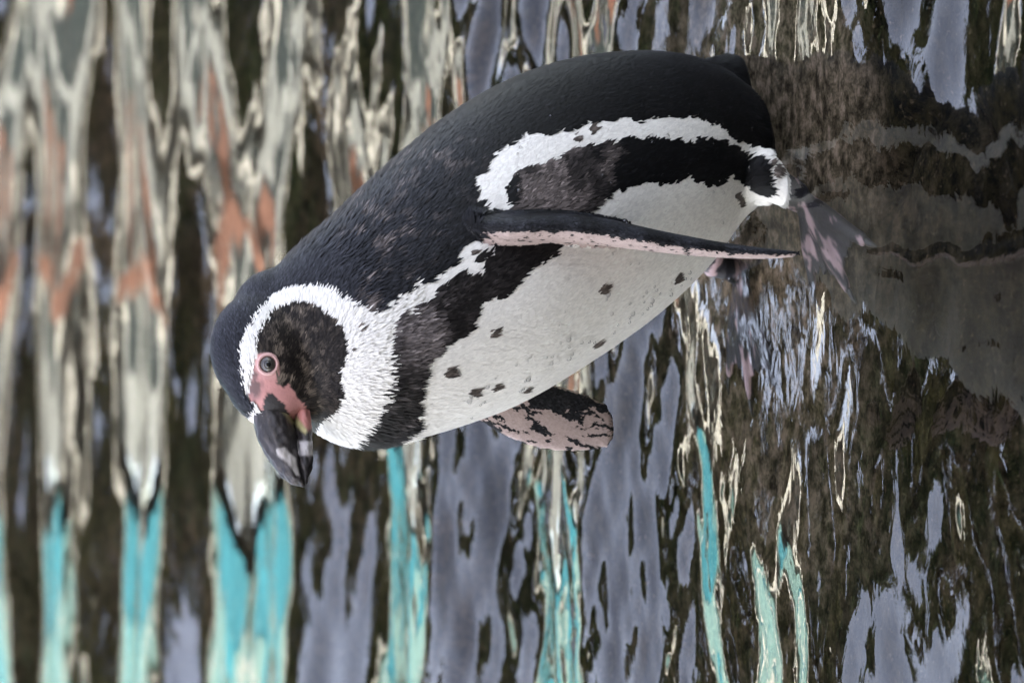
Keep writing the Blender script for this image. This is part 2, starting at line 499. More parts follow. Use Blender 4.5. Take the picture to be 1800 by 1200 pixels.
def spline(pts, n):                           # Catmull-Rom through rows
    p = np.asarray(pts, float); p = np.vstack([2 * p[0] - p[1], p, 2 * p[-1] - p[-2]])
    out = []
    for t in np.linspace(0, len(p) - 3 - 1e-6, n):
        k = int(t); u = t - k
        a, b_, c, d = p[k:k + 4]
        out.append(0.5 * (2 * b_ + (c - a) * u + (2 * a - 5 * b_ + 4 * c - d) * u * u + (3 * b_ - a - 3 * c + d) * u ** 3))
    return np.array(out)
def ellipsoid(c, ax):                         # ax: three half-axis vectors
    t = np.linspace(0.04, math.pi - 0.04, 18)
    shell([ell_ring(c + ax[0] * math.cos(a), ax[1] * math.sin(a), ax[2] * math.sin(a), 28) for a in t][::-1])
def capsule(pts, rad):
    pts = [np.asarray(p_) for p_ in pts]
    d = unit(pts[-1] - pts[0]); u = unit(np.cross(d, [0.2, 0.3, 0.9])); v = np.cross(d, u)
    P_ = np.vstack([pts[0] - d * rad[0] * .7, pts, pts[-1] + d * rad[-1] * .7]); r_ = [rad[0] * .55, *rad, rad[-1] * .55]
    shell([ell_ring(c, u * q, v * q, 16) for c, q in zip(P_, r_)])

# torso: back outline and belly outline, pixel by pixel, from rump to nape
TORSO = [((1318, 215), (1392, 320), 0.8), ((1262, 150), (1372, 350), 0.9), ((1190, 116), (1322, 372), 0.97), ((1080, 109), (1250, 470), 1.0), ((960, 126), (1160, 553), 1.0),
         ((850, 164), (1050, 630), 1.0), ((755, 222), (940, 695), 1.0), ((675, 290), (830, 738), 1.0), ((610, 352), (725, 768), 0.98),
         ((560, 398), (645, 775), 0.95), ((515, 438), (590, 760), 0.92), ((470, 480), (556, 735), 0.9), ((435, 515), (530, 715), 0.85)]
rows = spline([(k[0], k[1], b_[0], b_[1], q) for k, b_, q in TORSO], 60)
AX = []
rings = []
for i, rw in enumerate(rows):
    c = sag((rw[0] + rw[2]) / 2, (rw[1] + rw[3]) / 2)
    e = sag(rw[2], rw[3]) - sag(rw[0], rw[1])
    r_ = math.hypot(rw[2] - rw[0], rw[3] - rw[1]) / 2 * mpp(c)
    rings.append(ell_ring(c, unit(e) * r_ * 1.02, LEFT * r_ * rw[4] * 0.97, 48, 2.1)); AX.append((c, r_))
shell(rings)
AXC = np.array([a[0] for a in AX])
# head
m0 = mpp(sag(480, 640))
hf = unit(sag(538, 850) - sag(490, 722) + LEFT * 0.012)     # where the bill points
hs_ = unit(np.cross(hf, np.cross(LEFT, hf)))
hl = unit(LEFT - hf * np.dot(LEFT, hf))
hu = unit(np.cross(hf, hl)); hu = hu if hu[2] > 0 else -hu
HC = sag(478, 622)
ellipsoid(HC, (hf * 118 * m0, hl * 96 * m0, hu * 104 * m0))
ellipsoid(sag(476, 668), (hf * 84 * m0, hl * 72 * m0, hu * 76 * m0))
ellipsoid(sag(525, 660), (hf * 82 * m0, hl * 78 * m0, hu * 66 * m0))
ellipsoid(sag(492, 563), (hf * 88 * m0, hl * 84 * m0, hu * 88 * m0))
ellipsoid(sag(486, 712), (hf * 40 * m0, hl * 44 * m0, hu * 50 * m0))
# tail dipping into the water
tr = []
for (x0, y0, x1, y1, q) in spline([(1150, 120, 1240, 310, .8), (1205, 110, 1290, 300, .75), (1252, 97, 1320, 265, .62), (1290, 98, 1334, 225, .5), (1315, 108, 1338, 180, .4), (1332, 122, 1340, 145, .3)], 14):
    c = sag((x0 + x1) / 2, (y0 + y1) / 2); e = sag(x1, y1) - sag(x0, y0); r_ = math.hypot(x1 - x0, y1 - y0) / 2 * mpp(c)
    tr.append(ell_ring(c, unit(e) * r_, LEFT * r_ * q, 30))
shell(tr)
# flippers
def flipper(cl, n=26):                        # rows: centre, half-chord vector, half-thickness vector
    shell([ell_ring(c, a, b_, 28, 2.0) for c, a, b_ in cl])
flip_axes = []
FL = spline([(760, 385, .050, 26, 50), (820, 394, .088, 28, 62), (890, 402, .112, 27, 66), (975, 399, .118, 25, 64), (1060, 407, .122, 24, 60), (1160, 424, .124, 19, 52), (1260, 438, .125, 14, 42), (1340, 445, .125, 9.5, 30), (1385, 446, .125, 6, 19), (1404, 446, .125, 3, 8)], 40)
near_cl = []
vd = -F
for (x, y, lat, th, ch) in FL:
    c = sag(x, y, lat); mm = mpp(c)
    near_cl.append((c, None, th * mm, ch * mm))
C_ = np.array([q[0] for q in near_cl]); T_ = unit(np.gradient(C_, axis=0))
near_rows = []
for (c, _, th, ch), t in zip(near_cl, T_):
    cd = unit(np.cross(t, np.cross(vd, t)))                    # towards the lens, square to the flipper
    side = unit(np.cross(t, cd))
    near_rows.append((c - cd * ch * 0.5, cd * ch, side * th))
flipper(near_rows)
root = sag(800, 640, -0.07)
fl_px = spline([(770, 645, 40), (850, 690, 46), (905, 715, 54), (960, 731, 58), (1010, 741, 53), (1046, 747, 44), (1068, 745, 38), (1078, 743, 25)], 30)
far_rows = []
Cf = []
for i, (x, y, hw) in enumerate(fl_px):
    p0 = at_depth(x, y, root + LEFT * -0.02 * i / 29)
    Cf.append(p0)
Cf = np.array(Cf); Tf = unit(np.gradient(Cf, axis=0))
for c, t, (x, y, hw) in zip(Cf, Tf, fl_px):
    cd = unit(np.cross(t, F)); th = unit(np.cross(t, cd))
    mm = mpp(c)
    cd2 = -unit(cd + F * 0.2)
    far_rows.append((c, cd2 * hw * mm, th * max(3.0, 11 * (hw / 52)) * mm))
flipper(far_rows)
# thighs, legs and webbed feet
Zf = BED + 0.012
def foot(hip, ankle, heel, toes, rad):
    a = np.array(ankle)
    capsule([hip, a * 0.5 + hip * 0.5, a, heel], [rad * 1.5, rad * 1.15, rad, rad * 0.9])
    for tpt in toes:
        mid_ = heel * 0.45 + tpt * 0.55 + np.array([0, 0, 0.004])
        capsule([heel, mid_, tpt], [0.0095, 0.0085, 0.0058])
    for a_, b_ in zip(toes[:-1], toes[1:]):   # webs
        for k in np.linspace(0.25, 0.75, 3):
            tip = heel + (a_ * (1 - k) + b_ * k - heel) * 0.84
            capsule([heel, (heel + tip) / 2, tip], [0.006, 0.0055, 0.004])
heel1 = under(1412, 352, Zf); toes1 = [under(1524, 420, Zf - .003), under(1490, 505, Zf - .003), under(1428, 500, Zf - .003)]
heel2 = under(1300, 482, Zf); toes2 = [under(1362, 672, Zf - .003), under(1318, 694, Zf - .003), under(1282, 655, Zf - .003)]
ellipsoid(sag(1310, 296, 0.026), (unit(sag(1385, 330) - sag(1250, 260)) * 0.038, LEFT * 0.026, unit(sag(1300, 380) - sag(1320, 250)) * 0.024))
foot(sag(1330, 305, 0.045), sag(1392, 335, 0.05) * 1.0, heel1, toes1, 0.014)
foot(sag(1240, 400, -0.04), heel2 + np.array([0.010, 0.006, 0.045]), heel2, toes2, 0.013)

raw = mesh_obj('penguin_raw', np.array(pv), pf, [])
mod = raw.modifiers.new('remesh', 'REMESH'); mod.mode = 'VOXEL'; mod.voxel_size = 0.0021
mod = raw.modifiers.new('smooth', 'SMOOTH'); mod.factor = 0.5; mod.iterations = 5
dg = bpy.context.evaluated_depsgraph_get()
bme = bpy.data.meshes.new_from_object(raw.evaluated_get(dg))
bpy.data.objects.remove(raw)
nv = len(bme.vertices)
BV = np.empty(nv * 3); bme.vertices.foreach_get('co', BV); BV = BV.reshape(-1, 3)
BN = np.empty(nv * 3, np.float32); bme.vertices.foreach_get('normal', BN); BN = BN.reshape(-1, 3).astype(float)
# soften the joins of head, neck and thigh, not the thin flippers and feet
bm = bmesh.new(); bm.from_mesh(bme); bm.verts.ensure_lookup_table()
def flip_dist(P, rows_):                      # position inside a flipper: distance outside its box, along, across, through
    C = np.array([r_[0] for r_ in rows_]); A = np.array([r_[1] for r_ in rows_]); B = np.array([r_[2] for r_ in rows_])
    d2 = ((P[:, None, ::1] - C[None]) ** 2).sum(2) if len(P) < 20000 else np.vstack([((P[k:k + 20000, None] - C[None]) ** 2).sum(2) for k in range(0, len(P), 20000)])
    j = d2.argmin(1); q = P - C[j]
    la, lb = np.linalg.norm(A, axis=1)[j], np.linalg.norm(B, axis=1)[j]
    u = (q * unit(A)[j]).sum(1); v = (q * unit(B)[j]).sum(1)
    return np.maximum(np.abs(u) - la, np.abs(v) - lb), j / (len(C) - 1), u / la, v / lb
dn, tn, un, vn = flip_dist(BV, near_rows)
df, tf_, uf, vf = flip_dist(BV, far_rows)
onn = (dn < 0.0035) & (tn > 0.10) & (tn < 1.0)
onf = (df < 0.0045) & (tf_ > 0.02)
low = BV[:, 2] < 0.012
nosm = onn | onf | low | ((dn < 0.02) & (tn > .1)) | ((df < 0.015))
sel = [bm.verts[i] for i in np.nonzero(~nosm)[0]]
zl = (BV[:, 2] < 0.13) & (BV[:, 2] > 0.014) & ~onn & (dn > .008)
sel2 = [bm.verts[i] for i in np.nonzero(zl)[0]]
for _ in range(26):
    bmesh.ops.smooth_vert(bm, verts=sel2, factor=0.5, use_axis_x=True, use_axis_y=True, use_axis_z=True)
for _ in range(14):
    bmesh.ops.smooth_vert(bm, verts=sel, factor=0.5, use_axis_x=True, use_axis_y=True, use_axis_z=True)
bm.to_mesh(bme); bm.free()
bme.vertices.foreach_get('co', tmp := np.empty(nv * 3)); BV = tmp.reshape(-1, 3)
bme.update()
tmpn = np.empty(nv * 3, np.float32); bme.vertices.foreach_get('normal', tmpn); BN = tmpn.reshape(-1, 3).astype(float)

# ---- plumage: traced edges of the markings, carried onto the body (and mirrored to its hidden side)
BACK = [(436, 706), (450, 722), (448, 740), (436, 738), (424, 733), (412, 726), (380, 790), (320, 790), (320, 480), (500, 340), (800, 110), (1000, 20), (1260, 20), (1420, 60), (1440, 262), (1325, 263), (1288, 246), (1250, 223), (1212, 208), (1183, 204), (1150, 210), (1117, 215),
        (1062, 213), (1000, 224), (950, 240), (921, 236), (883, 259), (854, 280), (837, 301), (819, 326), (829, 361), (881, 384), (905, 396), (905, 424), (864, 423), (822, 430), (795, 446), (782, 472), (750, 492),
        (710, 512), (670, 536), (642, 558), (626, 554), (590, 534), (566, 518), (530, 511), (498, 516), (474, 532), (452, 560), (430, 600), (424, 624), (426, 656)]
CHEEK = [(488, 548), (522, 540), (550, 548), (574, 568), (594, 592), (598, 624), (590, 672), (596, 696), (586, 716), (558, 742), (540, 765), (520, 760), (500, 690), (470, 660), (450, 626), (458, 592), (470, 568)]
BAND = [(879, 436), (850, 463), (846, 492), (803, 496), (763, 515), (753, 534), (709, 553), (678, 572), (671, 605), (673, 633), (668, 671), (659, 704), (642, 737), (615, 775), (600, 840), (650, 840), (668, 790), (720, 756), (716, 737), (713, 709),
        (720, 690), (730, 657), (746, 633), (772, 610), (789, 598), (808, 591), (827, 558), (841, 534), (888, 518), (909, 489), (933, 473), (966, 449), (972, 425), (960, 405), (880, 410)]
HOOK = [(826, 462), (836, 456), (870, 440), (880, 440), (850, 455), (834, 468)]
FLANK = [(890, 384), (886, 340), (896, 317), (917, 301), (942, 301), (979, 284), (1004, 263), (1050, 259), (1087, 253), (1150, 249), (1204, 257), (1233, 245), (1267, 255), (1296, 267), (1317, 282), (1334, 304), (1348, 332),
         (1340, 340), (1322, 337), (1300, 322), (1275, 309), (1258, 326), (1229, 330), (1204, 313), (1171, 330), (1137, 322), (1108, 330), (1067, 342), (1037, 367), (1010, 378), (960, 395)]
SKIN = [(455, 622), (446, 640), (437, 690), (437, 706), (458, 722), (470, 760), (530, 770), (545, 756), (543, 732), (536, 712), (522, 697), (508, 674), (498, 684), (486, 672), (491, 650), (486, 630), (474, 620)]
SPOTS = [(1047, 514, 7), (853, 591, 5.5), (775, 660, 8), (820, 692, 6), (857, 685, 5), (912, 690, 4), (1037, 611, 5), (1180, 497, 6), (1350, 295, 11), (1287, 352, 6), (1294, 362, 5), (1042, 381, 5), (1030, 233, 7), (1000, 250, 5), (623, 586, 5), (820, 450, 4), (606, 622, 3)]
def plumage(P, Nn, jit):
    n = len(P)
    facing = (Nn * unit(CAM - P)).sum(1)
    side = P @ LEFT
    mir = (facing < 0.06) & (side < 0)
    Q = np.where(mir[:, None], P - 2 * np.outer(side, LEFT), P)
    x, y = project(Q)
    a = (fbm(P, 190, 3) - 0.5) * 26 * jit + (fbm(P + 9, 60, 2) - .5) * 14 * jit
    b_ = (fbm(P + 5, 190, 3) - 0.5) * 26 * jit + (fbm(P + 2, 60, 2) - .5) * 14 * jit
    k = np.where(x < 620, 0.45, 1.0)
    xx, yy = x + a * k, y + b_ * k
    white = np.array([0.82, 0.785, 0.72]); black = np.array([0.0040, 0.0040, 0.0044]); slate = np.array([0.0175, 0.018, 0.022]); brown = np.array([0.105, 0.086, 0.078])
    col = np.tile(white, (n, 1)) * (0.93 + 0.09 * fbm(P, 40, 3))[:, None]
    rgh = np.full(n, 0.75)
    bk = inpoly(xx, yy, BACK) | ((Nn @ FWD < -0.35) & (facing < 0.06) & (side > 0) & (x > 640))
    wup = np.clip((860 - x) / 300, 0, 1) * (0.55 + 0.9 * fbm(P, 28, 3))
    wup = np.clip(wup, 0, 1)[:, None]
    cb = black * (1 - wup) + slate * wup
    worn = np.clip((fbm(P * np.array([1.0, 1.0, .55]) + 4, 150, 3) - 0.56) * 6, 0, 1) * np.clip(fbm(P, 22, 2) * 3 - 1.0, 0, 1) * np.clip((860 - x) / 120, 0, 1) * np.clip((x - 560) / 60, 0, 1)
    worn = (worn * 0.8)[:, None]
    cb = cb * (1 - worn) + brown * worn
    col[bk] = cb[bk]
    ck = inpoly(xx, yy, CHEEK)
    cc = np.array([0.012, 0.0095, 0.008]) + np.outer(np.clip((fbm(P, 260, 2) - .45) * 3, 0, 1) * np.clip((600 - x) / 70, 0, 1), [0.085, 0.068, 0.052])
    col[ck] = cc[ck]
    bd = inpoly(xx, yy, BAND) | inpoly(xx, yy, HOOK)
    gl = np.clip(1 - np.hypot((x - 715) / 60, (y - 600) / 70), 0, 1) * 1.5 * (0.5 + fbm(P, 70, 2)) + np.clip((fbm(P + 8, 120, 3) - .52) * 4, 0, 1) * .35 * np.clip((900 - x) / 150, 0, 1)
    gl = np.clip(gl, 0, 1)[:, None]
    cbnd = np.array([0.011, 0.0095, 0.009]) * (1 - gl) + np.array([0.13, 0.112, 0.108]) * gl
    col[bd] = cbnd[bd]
    fk = inpoly(xx, yy, FLANK)
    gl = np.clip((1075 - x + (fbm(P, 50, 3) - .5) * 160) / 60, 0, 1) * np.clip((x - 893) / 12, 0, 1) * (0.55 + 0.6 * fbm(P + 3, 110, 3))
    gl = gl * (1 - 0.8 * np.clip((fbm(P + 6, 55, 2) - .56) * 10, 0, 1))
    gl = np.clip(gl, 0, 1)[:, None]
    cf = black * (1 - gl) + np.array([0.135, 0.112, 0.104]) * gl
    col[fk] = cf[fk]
    for (sx, sy, sr) in SPOTS:
        d = np.hypot(x - 4 - sx + a * .1, y - sy + b_ * .1) < sr * 0.82
        d &= ~mir
        col[d] = np.array([0.085, 0.070, 0.060])
    return col, rgh, x, y, mir
def skin_cols(P, x, y):
    n = len(P)
    pink = np.array([0.47, 0.225, 0.205]); c = np.tile(pink, (n, 1))
    grey = np.clip((fbm(P, 220, 3) - .35) * 4, 0, 1) * np.clip(1 - np.hypot((x - 446) / 20, (y - 675) / 34), 0, 1) * 2.2
    grey = np.clip(grey, 0, .9)[:, None]
    c = c * (1 - grey) + np.array([0.10, 0.06, 0.055]) * grey
    pale = np.clip(1 - np.abs(np.hypot(x - 472, y - 641) - 20) / 7, 0, 1)[:, None] * .8
    c = c * (1 - pale) + np.array([0.58, 0.34, 0.31]) * pale
    return c * (0.8 + 0.4 * fbm(P + 2, 150, 2))[:, None]
def flipper_cols(P, t, u, v, near):
    n = len(P)
    black = np.array([0.010, 0.010, 0.011]); pink = np.array([0.46, 0.36, 0.325])
    S = np.stack([t * 9, u * 1.7, v * 0.0], 1)
    if near:                                   # dark outer face, pale under face and front edge
        pale = (v > 0.30 + 0.25 * (fbm(P, 200, 2) - .5)) & (t < 0.93)
        fleck = fbm(P + 3, 330, 2) > 0.70
        c = np.where((pale & ~fleck)[:, None], pink, black)
        c = c + np.where(pale, 0, 1)[:, None] * np.array([0.02, 0.021, 0.026]) * np.clip(fbm(P, 60, 2) * 2 - .8, 0, 1)[:, None]
    else:
        Sp = np.stack([t * 16, u * 6, 0 * t], 1)
        Sd = np.stack([t * 3.2 + u * 1.6, u * 3.4 - t * 6.5, 0 * t], 1)     # slanting dashes
        dash = fbm(Sd + 2, 1.9, 2) + 0.10 * np.clip(-u, -1, 1)
        sm_ = fbm(Sp + 4, 1.5, 2) - 0.05 * np.clip(-u, 0, 1)
        up_ = fbm(Sp + 8, .8, 2) - .5
        dk = (dash > 0.60) | (sm_ > 0.655) | ((u < -0.60 + 0.5 * up_) & (t > .62)) | ((t < 0.62) & (u < -0.25 + .9 * up_)) | (t + 0.10 * u > 0.93 + 0.05 * up_)
        c = np.where(dk[:, None], black * 1.6, pink)
        c = np.where(((u < -0.92) & (t < .97))[:, None], np.array([0.62, 0.50, 0.42]), c)
    return c
def foot_cols(P):
    near1 = (np.linalg.norm(P - heel1, axis=1) < np.linalg.norm(P - heel2, axis=1))[:, None]
    al = np.where(near1, unit(toes1[1] - heel1), unit(toes2[1] - heel2))
    Q = P - al * (P * al).sum(1, keepdims=True) * 0.72
    pk = np.clip((fbm(Q + 1, 95, 3) - 0.56) * 14, 0, 1)[:, None]
    return np.array([0.022, 0.020, 0.024]) * (1 - pk) + np.array([0.36, 0.25, 0.25]) * pk

vc, vr, vx, vy, vm = plumage(BV, BN, 0.6)
legs_ = lambda P: ((P[:, 2] < 0.035) & (np.hypot(P[:, 0] - heel2[0] - .008, P[:, 1] - heel2[1] - .004) < 0.030))
face = inpoly(vx, vy, SKIN) & ~vm & (BV[:, 2] > .3)
Qm = BV - 2 * np.outer(BV @ LEFT, LEFT)
mx_, my_ = project(Qm)
face |= inpoly(mx_, my_, SKIN) & (BV @ LEFT < -0.012) & (BV[:, 2] > .3)
HORN = [(464, 700), (470, 693), (480, 692), (500, 712), (512, 738), (512, 760), (440, 760), (446, 736), (462, 724)]
vc[face] = skin_cols(BV, np.where(BV @ LEFT < -0.012, mx_, vx), np.where(BV @ LEFT < -0.012, my_, vy))[face]
hk = inpoly(vx, vy, HORN) & face & ~vm
vc[hk] = np.array([0.022, 0.019, 0.019])
dn, tn, un, vn = flip_dist(BV, near_rows); df, tf_, uf, vf = flip_dist(BV, far_rows)
onn = (dn < 0.003) & (tn > 0.16); onf = (df < 0.0045) & (tf_ > 0.02)
vc[onn] = flipper_cols(BV, tn, un, vn, True)[onn]
vc[onf] = flipper_cols(BV, tf_, uf, vf, False)[onf]
feet = BV[:, 2] < -0.004
near_leg = (np.minimum(np.linalg.norm(BV - heel1, axis=1), np.linalg.norm(BV - heel2, axis=1)) < 0.055)
feet = (BV[:, 2] < -0.003) & near_leg | (BV[:, 2] < -0.02) | legs_(BV)
vc[feet] = foot_cols(BV)[feet]

pen = empty('penguin', (0, 0, BED))
OFF = np.array([0, 0, BED])
m, nt, p = new_mat('penguin_skin')
at = N(nt, 'ShaderNodeAttribute', attribute_name='plumage')
nt.links.new(at.outputs['Color'], p.inputs['Base Color'])
p.inputs['Roughness'].default_value = 0.55
p.inputs['Specular IOR Level'].default_value = 0.35
tc = N(nt, 'ShaderNodeTexCoord')
nb = N(nt, 'ShaderNodeTexNoise', Scale=420.0, Detail=3)
nt.links.new(tc.outputs['Object'], nb.inputs['Vector'])
b = N(nt, 'ShaderNodeBump', Strength=0.35, Distance=0.001)
nt.links.new(nb.outputs['Fac'], b.inputs['Height']); nt.links.new(b.outputs[0], p.inputs['Normal'])
body = bpy.data.objects.new('body', bme); COL.objects.link(body); body.parent = pen
bme.vertices.foreach_set('co', (BV - OFF).ravel()); bme.materials.clear(); bme.materials.append(m)
bme.polygons.foreach_set('use_smooth', np.ones(len(bme.polygons), bool)); bme.update()
col_attr(body, 'plumage', vc)

# ---- feathers: small overlapping vanes, each with the colour of the place it grows from
bme.calc_loop_triangles()
nt_ = len(bme.loop_triangles)
tri = np.empty(nt_ * 3, np.int32); bme.loop_triangles.foreach_get('vertices', tri); tri = tri.reshape(-1, 3)
ar = np.linalg.norm(np.cross(BV[tri[:, 1]] - BV[tri[:, 0]], BV[tri[:, 2]] - BV[tri[:, 0]]), axis=1) / 2
ctr = BV[tri].mean(1)
dens = np.where(ctr[:, 2] < -0.01, 0.0, 1.0)
headness = np.clip(1 - (np.linalg.norm(ctr - sag(490, 640), axis=1) - 0.06) / 0.03, 0, 1)
dens *= 1 + 1.6 * headness
dens[(face[tri].any(1)) | (feet[tri].any(1))] = 0
NF = 300000
pr = ar * dens; pr /= pr.sum()
ti = rng.choice(nt_, NF, p=pr)
a1, a2 = rng.random(NF), rng.random(NF); s_ = a1 + a2 > 1; a1[s_], a2[s_] = 1 - a1[s_], 1 - a2[s_]
W = np.stack([1 - a1 - a2, a1, a2], 1)
FP = (BV[tri[ti]] * W[:, :, None]).sum(1); FN = unit((BN[tri[ti]] * W[:, :, None]).sum(1))
hd = headness[ti]
tdir = unit(AXC[0] - AXC[-8]); 
# growth: down the body, away from the bill on the head, along the flippers
j = ((FP[:, None] - AXC[None, ::4]) ** 2).sum(2).argmin(1) * 4
tan = unit(AXC[np.maximum(j - 3, 0)] - AXC[np.minimum(j + 3, len(AXC) - 1)])
bill_base = sag(470, 722)
hdir = unit(FP - bill_base)
gd = unit(tan * (1 - hd[:, None]) + hdir * hd[:, None])
dn, tn, un, vn = flip_dist(FP, near_rows); df, tf_, uf, vf = flip_dist(FP, far_rows)
onn = (dn < 0.003) & (tn > 0.16); onf = (df < 0.0045) & (tf_ > 0.02)
gd = np.where(onn[:, None], T_[(tn * (len(T_) - 1)).astype(int)], gd)
gd = np.where(onf[:, None], Tf[(tf_ * (len(Tf) - 1)).astype(int)], gd)
gd = gd + rng.normal(0, 0.16, (NF, 3)) + ((np.stack([fbm(FP + k * 3, 45, 2) for k in range(3)], 1) - .5) * 0.55)
gd = unit(gd - FN * (gd * FN).sum(1, keepdims=True))
sd_ = np.cross(FN, gd)
fc, fr, fx, fy, fm = plumage(FP, FN, 0.75)
fl = onn | onf
fc[onn] = flipper_cols(FP, tn, un, vn, True)[onn]
fc[onf] = flipper_cols(FP, tf_, uf, vf, False)[onf]
neck = np.clip((820 - fx) / 200, 0, 1) * (1 - hd)
L = np.where(fl, 0.0035, 0.0105 + 0.004 * neck - 0.0040 * hd) * rng.uniform(0.75, 1.25, NF)
Wd = np.where(fl, 0.0018, 0.0026 - 0.0010 * hd) * rng.uniform(0.8, 1.2, NF)
pale_b = (fc.mean(1) > .4) & (fx > 720) & (hd < .2)
L = np.where(pale_b & ~fl, L * 0.72, L)
lift = np.where(fl, 0.03, np.where(pale_b, 0.035, 0.075 + np.where(fc.mean(1) > .4, 0.05, 0.13) * neck + 0.08 * hd)) * rng.uniform(0.3, 1.5, NF)
lum = fc.mean(1)
var = np.where(lum < 0.2, rng.lognormal(0, 0.42, NF), rng.uniform(0.86, 1.06, NF))
fc = fc * var[:, None]
fc = np.clip(fc, 0.003, 0.84)
L_, W_, li = L[:, None], Wd[:, None], lift[:, None]
base = FP + FN * 0.0002
V0 = base
V1 = base + gd * L_ * 0.55 - sd_ * W_ / 2 + FN * L_ * li * .5
V2 = base + gd * L_ * 0.55 + sd_ * W_ / 2 + FN * L_ * li * .5
V3 = base + gd * L_ + FN * L_ * li
VV = np.stack([V0, V1, V3, V2], 1).reshape(-1, 3)
m, nt, p = new_mat('feather')
at = N(nt, 'ShaderNodeAttribute', attribute_name='plumage')
nt.links.new(at.outputs['Color'], p.inputs['Base Color'])
an = N(nt, 'ShaderNodeAttribute', attribute_name='body_normal')
ge = N(nt, 'ShaderNodeNewGeometry')
mxn = N(nt, 'ShaderNodeMix', data_type='VECTOR'); nt.links.new(at.outputs['Alpha'], mxn.inputs[0])
nt.links.new(ge.outputs['Normal'], mxn.inputs[4]); nt.links.new(an.outputs['Vector'], mxn.inputs[5])
nt.links.new(mxn.outputs[1], p.inputs['Normal'])
p.inputs['Roughness'].default_value = 0.55
p.inputs['Specular IOR Level'].default_value = 0.14
fe = mesh_obj('feathers', VV - OFF, np.arange(NF * 4).reshape(NF, 4), m, pen)
fe['kind'] = 'stuff'
tipf = np.array([0.85, 1.0, 1.12, 1.0])
soft = np.where(fc.mean(1) > .4, 0.84, 0.60)                     # white down lies smoother than dark vanes
col_attr(fe, 'plumage', np.concatenate([np.clip((fc[:, None, :] * np.where(fc.mean(1)[:, None] > .4, 1 + (tipf - 1) * .35, tipf)[:, :, None]).reshape(-1, 3), 0, .86), np.repeat(soft, 4)[:, None]], 1))
vec_attr(fe, 'body_normal', np.repeat(FN, 4, 0))

# ---- bill
def bill_part(name, st, lat, poly_col, parent, sup=2.0):
    rows_ = spline([(a[0], a[1], b_[0], b_[1], q) for (a, b_), q in zip(st, lat)], 70)
    ringsb = []
    for rw in rows_:
        pa, pb = sag(rw[0], rw[1]), sag(rw[2], rw[3])
        c = (pa + pb) / 2 ; e = (pb - pa) / 2
        ringsb.append(ell_ring(c, e, hl * rw[4] * m0, 48, sup))
    n = 48; V = np.vstack(ringsb); Fc = []
    for q in range(len(ringsb) - 1):
        for s in range(n):
            Fc.append((q * n + s, q * n + (s + 1) % n, (q + 1) * n + (s + 1) % n, (q + 1) * n + s))
    Fc.append(tuple(range(n))[::-1]); Fc.append(tuple(range((len(ringsb) - 1) * n, len(ringsb) * n)))
    V = V + LEFT * 0.0
    mt, nt, p = new_mat(name + '_horn')
    at = N(nt, 'ShaderNodeAttribute', attribute_name='horn')
    nt.links.new(at.outputs['Color'], p.inputs['Base Color'])
    p.inputs['Roughness'].default_value = 0.46
    p.inputs['Specular IOR Level'].default_value = 0.35
    tc = N(nt, 'ShaderNodeTexCoord'); nb = N(nt, 'ShaderNodeTexNoise', Scale=160.0, Detail=5, Roughness=.7)
    nt.links.new(tc.outputs['Object'], nb.inputs['Vector'])
    bb = N(nt, 'ShaderNodeBump', Strength=0.6, Distance=0.0015)
    nt.links.new(nb.outputs['Fac'], bb.inputs['Height']); nt.links.new(bb.outputs[0], p.inputs['Normal'])
    o = mesh_obj(name, V - OFF, Fc, mt, parent, True)
    x, y = project(V)
    ax_ = unit(sag(538, 850) - sag(480, 722))
    VS = V - np.outer((V @ ax_) * 0.75, ax_)                      # grain runs along the bill
    disp = (fbm(VS, 330, 3) - .5) * 0.0036 + (fbm(V + 3, 150, 2) - .5) * 0.0020
    cen = np.repeat(np.array([np.mean(r_, 0) for r_ in ringsb]), n, 0)
    V = V + unit(V - cen) * disp[:, None]
    o.data.vertices.foreach_set('co', (V - OFF).ravel().astype(np.float32)); o.data.update()
    c = np.array([0.020, 0.017, 0.017]) * (0.4 + 1.3 * fbm(VS, 420, 3))[:, None]
    streak = np.clip((fbm(VS + 2, 380, 3) - .54) * 7, 0, 1)[:, None] * .6
    c = c * (1 - streak) + np.array([0.09, 0.075, 0.07]) * streak
    for poly, cc, fz in poly_col:
        jx = (fbm(V, 300, 2) - .5) * fz
        acc = np.zeros(len(V))
        for q_ in range(12):
            an_ = q_ * 2.4; rr_ = fz * (0.2 + 0.07 * q_)
            acc += inpoly(x + jx * .6 + rr_ * math.cos(an_), y + jx * .6 + rr_ * math.sin(an_), poly)
        acc = (acc / 12)[:, None]
        c = c * (1 - acc) + np.array(cc) * (0.6 + .75 * fbm(VS, 300, 3))[:, None] * acc
    col_attr(o, 'horn', c)
    return o
upper = bill_part('upper_bill', [((470, 690), (510, 700)), ((452, 716), (512, 722)), ((446, 738), (515, 742)), ((455, 771), (520, 768)), ((470, 797), (523, 794)), ((487, 824), (526, 818)), ((511, 846), (531, 838)), ((533, 856), (537, 851))],
                  (30, 33, 35, 32, 27, 21, 13, 3), [([(486, 790), (500, 786), (520, 806), (526, 834), (520, 834), (505, 812), (488, 800)], (0.46, 0.42, 0.39), 2.5), ([(488, 690), (520, 726), (522, 745), (514, 744), (496, 722), (484, 706)], (0.26, 0.23, 0.12), 4)], pen, 2.0)
